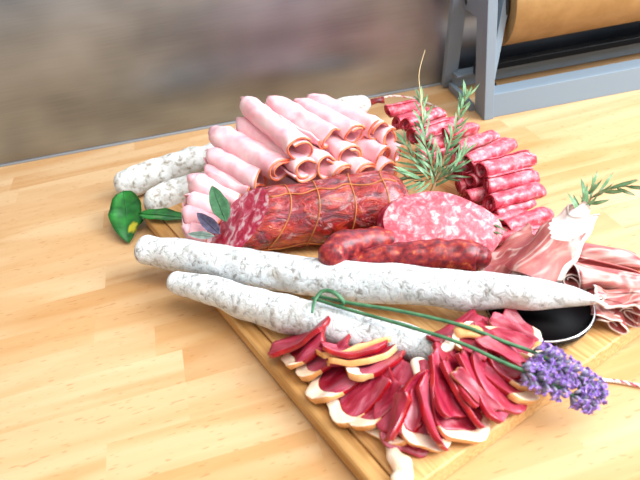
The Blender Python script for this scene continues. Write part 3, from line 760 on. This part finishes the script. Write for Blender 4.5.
ln = (vdir*.8+Vector((0, 0, .4))+r2*-.2).normalized()
la, lb = P(124, 191, .032), P(129, 243, .004)
lf = leaf(la, lb, .042, M_SPOT, 'glossy green leaf with a yellow spot hanging off the short left sausage', droop=.003, cup=.25, normal=ln)
sp_ = (P(131, 229, .010)-la); mp.inputs['Location'].default_value = sp_+Vector((.009, .006, .006)); mp.inputs['Scale'].default_value = (.008, .014, .018)
k.l(mp.outputs[0], gr.inputs[0])
c = k.mix(k.ramp(gr.outputs['Fac'], [(.15, (0, 0, 0, 1)), (.55, (.85, .85, .85, 1))]), k.ramp(na, [(.3, '0E4A16'), (.7, '24802A')]), srgb('C8B81E'))
k.done(c, .28, 0, .5, 0, .3)
leaf(P(139, 214, .0215), P(190, 219, .0225), .024, M_LEAF, 'dark green leaf lying on the worktop under the front short sausage', droop=-.001, cup=.15)
leaf(P(134, 226, .002), P(148, 212, .010), .022, M_LEAF, 'dark green leaf half hidden behind the yellow-spotted leaf', droop=-.002, cup=.1)
leaf(P(226, 222, .062), P(212, 186, .075), .020, M_SAGE, 'green sage leaf upright between ham and the smoked sausage cut', normal=tuple(vdir), droop=.001)
leaf(P(220, 234, .056), P(197, 213, .060), .014, M_PURPLE, 'purple-grey sage leaf left of the smoked sausage cut', normal=tuple(vdir), droop=.001)
leaf(P(214, 236, .058), P(188, 234, .056), .008, M_PALE, 'pale grey-green sage leaf on the rear edge of the long white sausage', normal=tuple(vdir), droop=.0)

def sprig(stems, label, seed, needle=.022, dens=26, nw=.0024, cone_=.9, dry=None):
    rnd = random.Random(seed); base = stems[0][0]; mw = T(base)
    root = thing('rosemary_sprig', mw, label, 'rosemary')
    SV = []; NV = []
    for st, r0, start, mat_twig in [(s[1], s[2], s[3], 0) for s in stems]:
        pts = [Vector(q) for q in cr([tuple(p) for p in st], 8)]; n = len(pts)
        SV.append(tube(pts, [r0*(1-.7*i/n) for i in range(n)], 8))
        tot = sum((pts[i+1]-pts[i]).length for i in range(n-1)); cnt = int(dens*tot/.05)
        for q in range(cnt):
            s = start+(1-start)*q/cnt; i = min(n-2, int(s*(n-1))); p = pts[i].lerp(pts[i+1], s*(n-1)-i); t = (pts[i+1]-pts[i]).normalized()
            a = q*2.4+rnd.uniform(-.4, .4); u = t.orthogonal().normalized(); w_ = t.cross(u)
            side = (u*math.cos(a)+w_*math.sin(a)); sp2 = cone_*(1-.55*s)
            d = (t+side*sp2*rnd.uniform(.7, 1.2)).normalized(); L = needle*rnd.uniform(.7, 1.15)*(1-.25*s)
            e = p+d*L; e += Vector((0, 0, -.15*L))
            NV.append(leafmesh(p, e, nw*rnd.uniform(.85, 1.25), droop=-.08*L, cup=.3, n=5, nt=2, th=.0004, normal=tuple(vdir+side*.4)))
    v, f = join(*SV); mobj('stem', local(v, mw), f, M_TWIG, root)
    v, f = join(*NV); mobj('needles', local(v, mw), f, M_ROSE, root)
    if dry:
        pts = [Vector(q) for q in cr([tuple(p) for p in dry], 8)]
        v, f = tube(pts, [.0008-.00002*i for i in range(len(pts))], 6); mobj('dry_stalk', local(v, mw), f, M_DRY, root)
b0 = P(431, 193, .050)
sprig([(b0, [b0, P(437, 178, .062), P(447, 150, .085), P(457, 122, .105), P(465, 96, .125)], .0022, .12),
       (b0, [P(437, 180, .060), P(428, 155, .080), P(423, 128, .098), P(421, 100, .115)], .0014, .1),
       (b0, [P(437, 180, .060), P(418, 165, .070), P(404, 140, .080)], .0012, .1),
       (b0, [P(436, 182, .058), P(420, 180, .066), P(404, 176, .068)], .001, .2),
       (b0, [P(437, 180, .060), P(452, 172, .066), P(462, 152, .078)], .0012, .2)],
      'large rosemary sprig with a long dry stalk standing between ham and salami rolls', 11, needle=.032, dens=20, cone_=.8,
      dry=[P(423, 128, .098), P(421, 98, .12), P(419, 74, .135), P(425, 50, .15)])
b1 = P(577, 224, .074)
sprig([(b1, [b1, P(588, 202, .088), P(604, 190, .096), P(628, 186, .098)], .0011, .05), (b1, [P(578, 222, .075), P(581, 205, .088), P(592, 186, .100)], .0008, .2)],
      'small rosemary tuft stuck in the mouth of the ham cone', 12, needle=.030, dens=13, cone_=.85, nw=.0032)
# fallen needles beside the marbled cut
for i, (a, b, lab) in enumerate([((488, 222, .050), (508, 232, .050), 'single rosemary needle beside the marbled salami cut, upper one'), ((486, 217, .052), (504, 221, .052), 'single rosemary needle lying across the low salami roll end'), ((488, 230, .046), (503, 235, .046), 'single rosemary needle lowest beside the marbled salami cut')]):
    V, F = leafmesh(P(*a), P(*b), .0025, n=5, nt=2); c0 = P(*a); tag(mobj('rosemary_needle', local(V, T(c0)), F, M_ROSE, mw=T(c0)), lab, 'rosemary', 'loose rosemary needles')

# lavender
def lavender(stalk, head, rad, label, seed):
    rnd = random.Random(seed); base = stalk[0]; mw = T(base); root = thing('lavender_sprig', mw, label, 'lavender', 'lavender sprigs across the board')
    pts = [Vector(q) for q in cr([tuple(p) for p in stalk+head], 8)]
    v, f = tube(pts, [.0015]*len(pts), 8); mobj('stalk', local(v, mw), f, M_STEM, root)
    hp = [Vector(q) for q in cr([tuple(p) for p in head], 10)]; n = len(hp); FL = []; CX = []
    whorls = 9
    for wq in range(whorls):
        s = wq/(whorls-1); p = hp[int(s*(n-1))]; i = min(n-2, int(s*(n-1))); t = (hp[i+1]-hp[i]).normalized(); u = t.orthogonal().normalized(); x = t.cross(u)
        rr = rad*(1-.45*s*s)*(.85 if wq == 0 else 1)
        for q in range(9):
            a = q*2*math.pi/9+wq*.5+rnd.uniform(-.2, .2); sd = u*math.cos(a)+x*math.sin(a)
            e0 = p+sd*rr*.25+t*rnd.uniform(-.002, .002); e1 = e0+(sd+t*.6).normalized()*rr*.62
            CX.append(tube([e0, e0.lerp(e1, .5), e1], [.0007, .0015, .0011], 6))
            for k_ in range(4):
                b = rnd.uniform(0, 6.28)+k_*1.57; dd = (sd+t*.5).normalized(); o1 = dd.orthogonal().normalized(); o2 = dd.cross(o1)
                e2 = e1+dd*rr*.18+(o1*math.cos(b)+o2*math.sin(b))*.0028*rnd.uniform(.7, 1.3)
                FL.append(leafmesh(e1-dd*.0005, e2, .0028, n=3, nt=2, th=.0004, normal=tuple((dd+(o1*math.cos(b))).normalized())))
    v, f = join(*CX); mobj('calyces', local(v, mw), f, M_LAVC, root)
    v, f = join(*FL); mobj('petals', local(v, mw), f, M_LAV, root)
lavender([P(318, 296, .058), P(350, 303, .062), P(400, 311, .062), P(460, 325, .060), P(505, 342, .054)], [P(535, 353, .050), P(562, 368, .045), P(596, 386, .036)], .0125, 'lavender sprig on the upper of the two green stalks', 21)
lavender([P(312, 298, .058), P(350, 310, .060), P(400, 324, .060), P(460, 343, .058), P(500, 361, .052)], [P(524, 371, .048), P(552, 384, .040), P(590, 405, .028)], .0120, 'lavender sprig on the lower of the two green stalks', 22)
lavender([P(500, 357, .046), P(515, 362, .045)], [P(530, 368, .044), P(560, 378, .040), P(600, 395, .032)], .0100, 'short lavender sprig between the two long-stalked ones', 23)
kn = [P(312, 313, .066), P(315, 300, .067), P(323, 291, .070), P(335, 293, .070), P(344, 303, .062), P(336, 306, .058)]
pts = [Vector(q) for q in cr([tuple(p) for p in kn], 6)]
V, F = tube(pts, [.0010+.0010*math.sin(math.pi*i/len(pts)) for i in range(len(pts))], 10, squash=.6)
tag(mobj('green_stalk_loop', local(V, T(kn[0])), F, M_STEM, mw=T(kn[0])), 'looped green stalk end bent over the second white sausage at left end of the lavender', 'stalk')

# twine
def twine(spec, label):
    pts = [Vector(q) for q in cr([tuple(P(*s)) for s in spec], 14)]
    vf = []
    for ph in (0, math.pi):
        hel = []
        for i in range(len(pts)*3-2):
            a, t_ = divmod(i, 3); p = pts[a].lerp(pts[min(a+1, len(pts)-1)], t_/3); t = (pts[min(a+1, len(pts)-1)]-pts[max(a-1, 0)]).normalized(); u = t.orthogonal().normalized(); x = t.cross(u)
            an = i*.55+ph; hel.append(p+(u*math.cos(an)+x*math.sin(an))*.0007)
        vf.append(tube(hel, [.0009]*len(hel), 6))
    c0 = pts[0]; root = thing('bakers_twine', T(c0), label, 'twine', 'red and white twine')
    mobj('white_strand', local(vf[0][0], T(c0)), vf[0][1], M_TWW, root); mobj('red_strand', local(vf[1][0], T(c0)), vf[1][1], M_TWINE, root)
M_TWW = plain('white_twine', 'F2EDEA', .8)
twine([(548, 352, .022), (566, 361, .021), (583, 370, .019), (600, 379, .004), (622, 382, .0025), (660, 390, .0025)], 'red and white twine running off the board to the right picture edge')
twine([(376, 100, .030), (392, 96, .022), (412, 98, .012), (430, 104, .0025), (441, 110, .0025), (446, 117, .0025)], 'red and white twine lying on the worktop behind the rosemary')
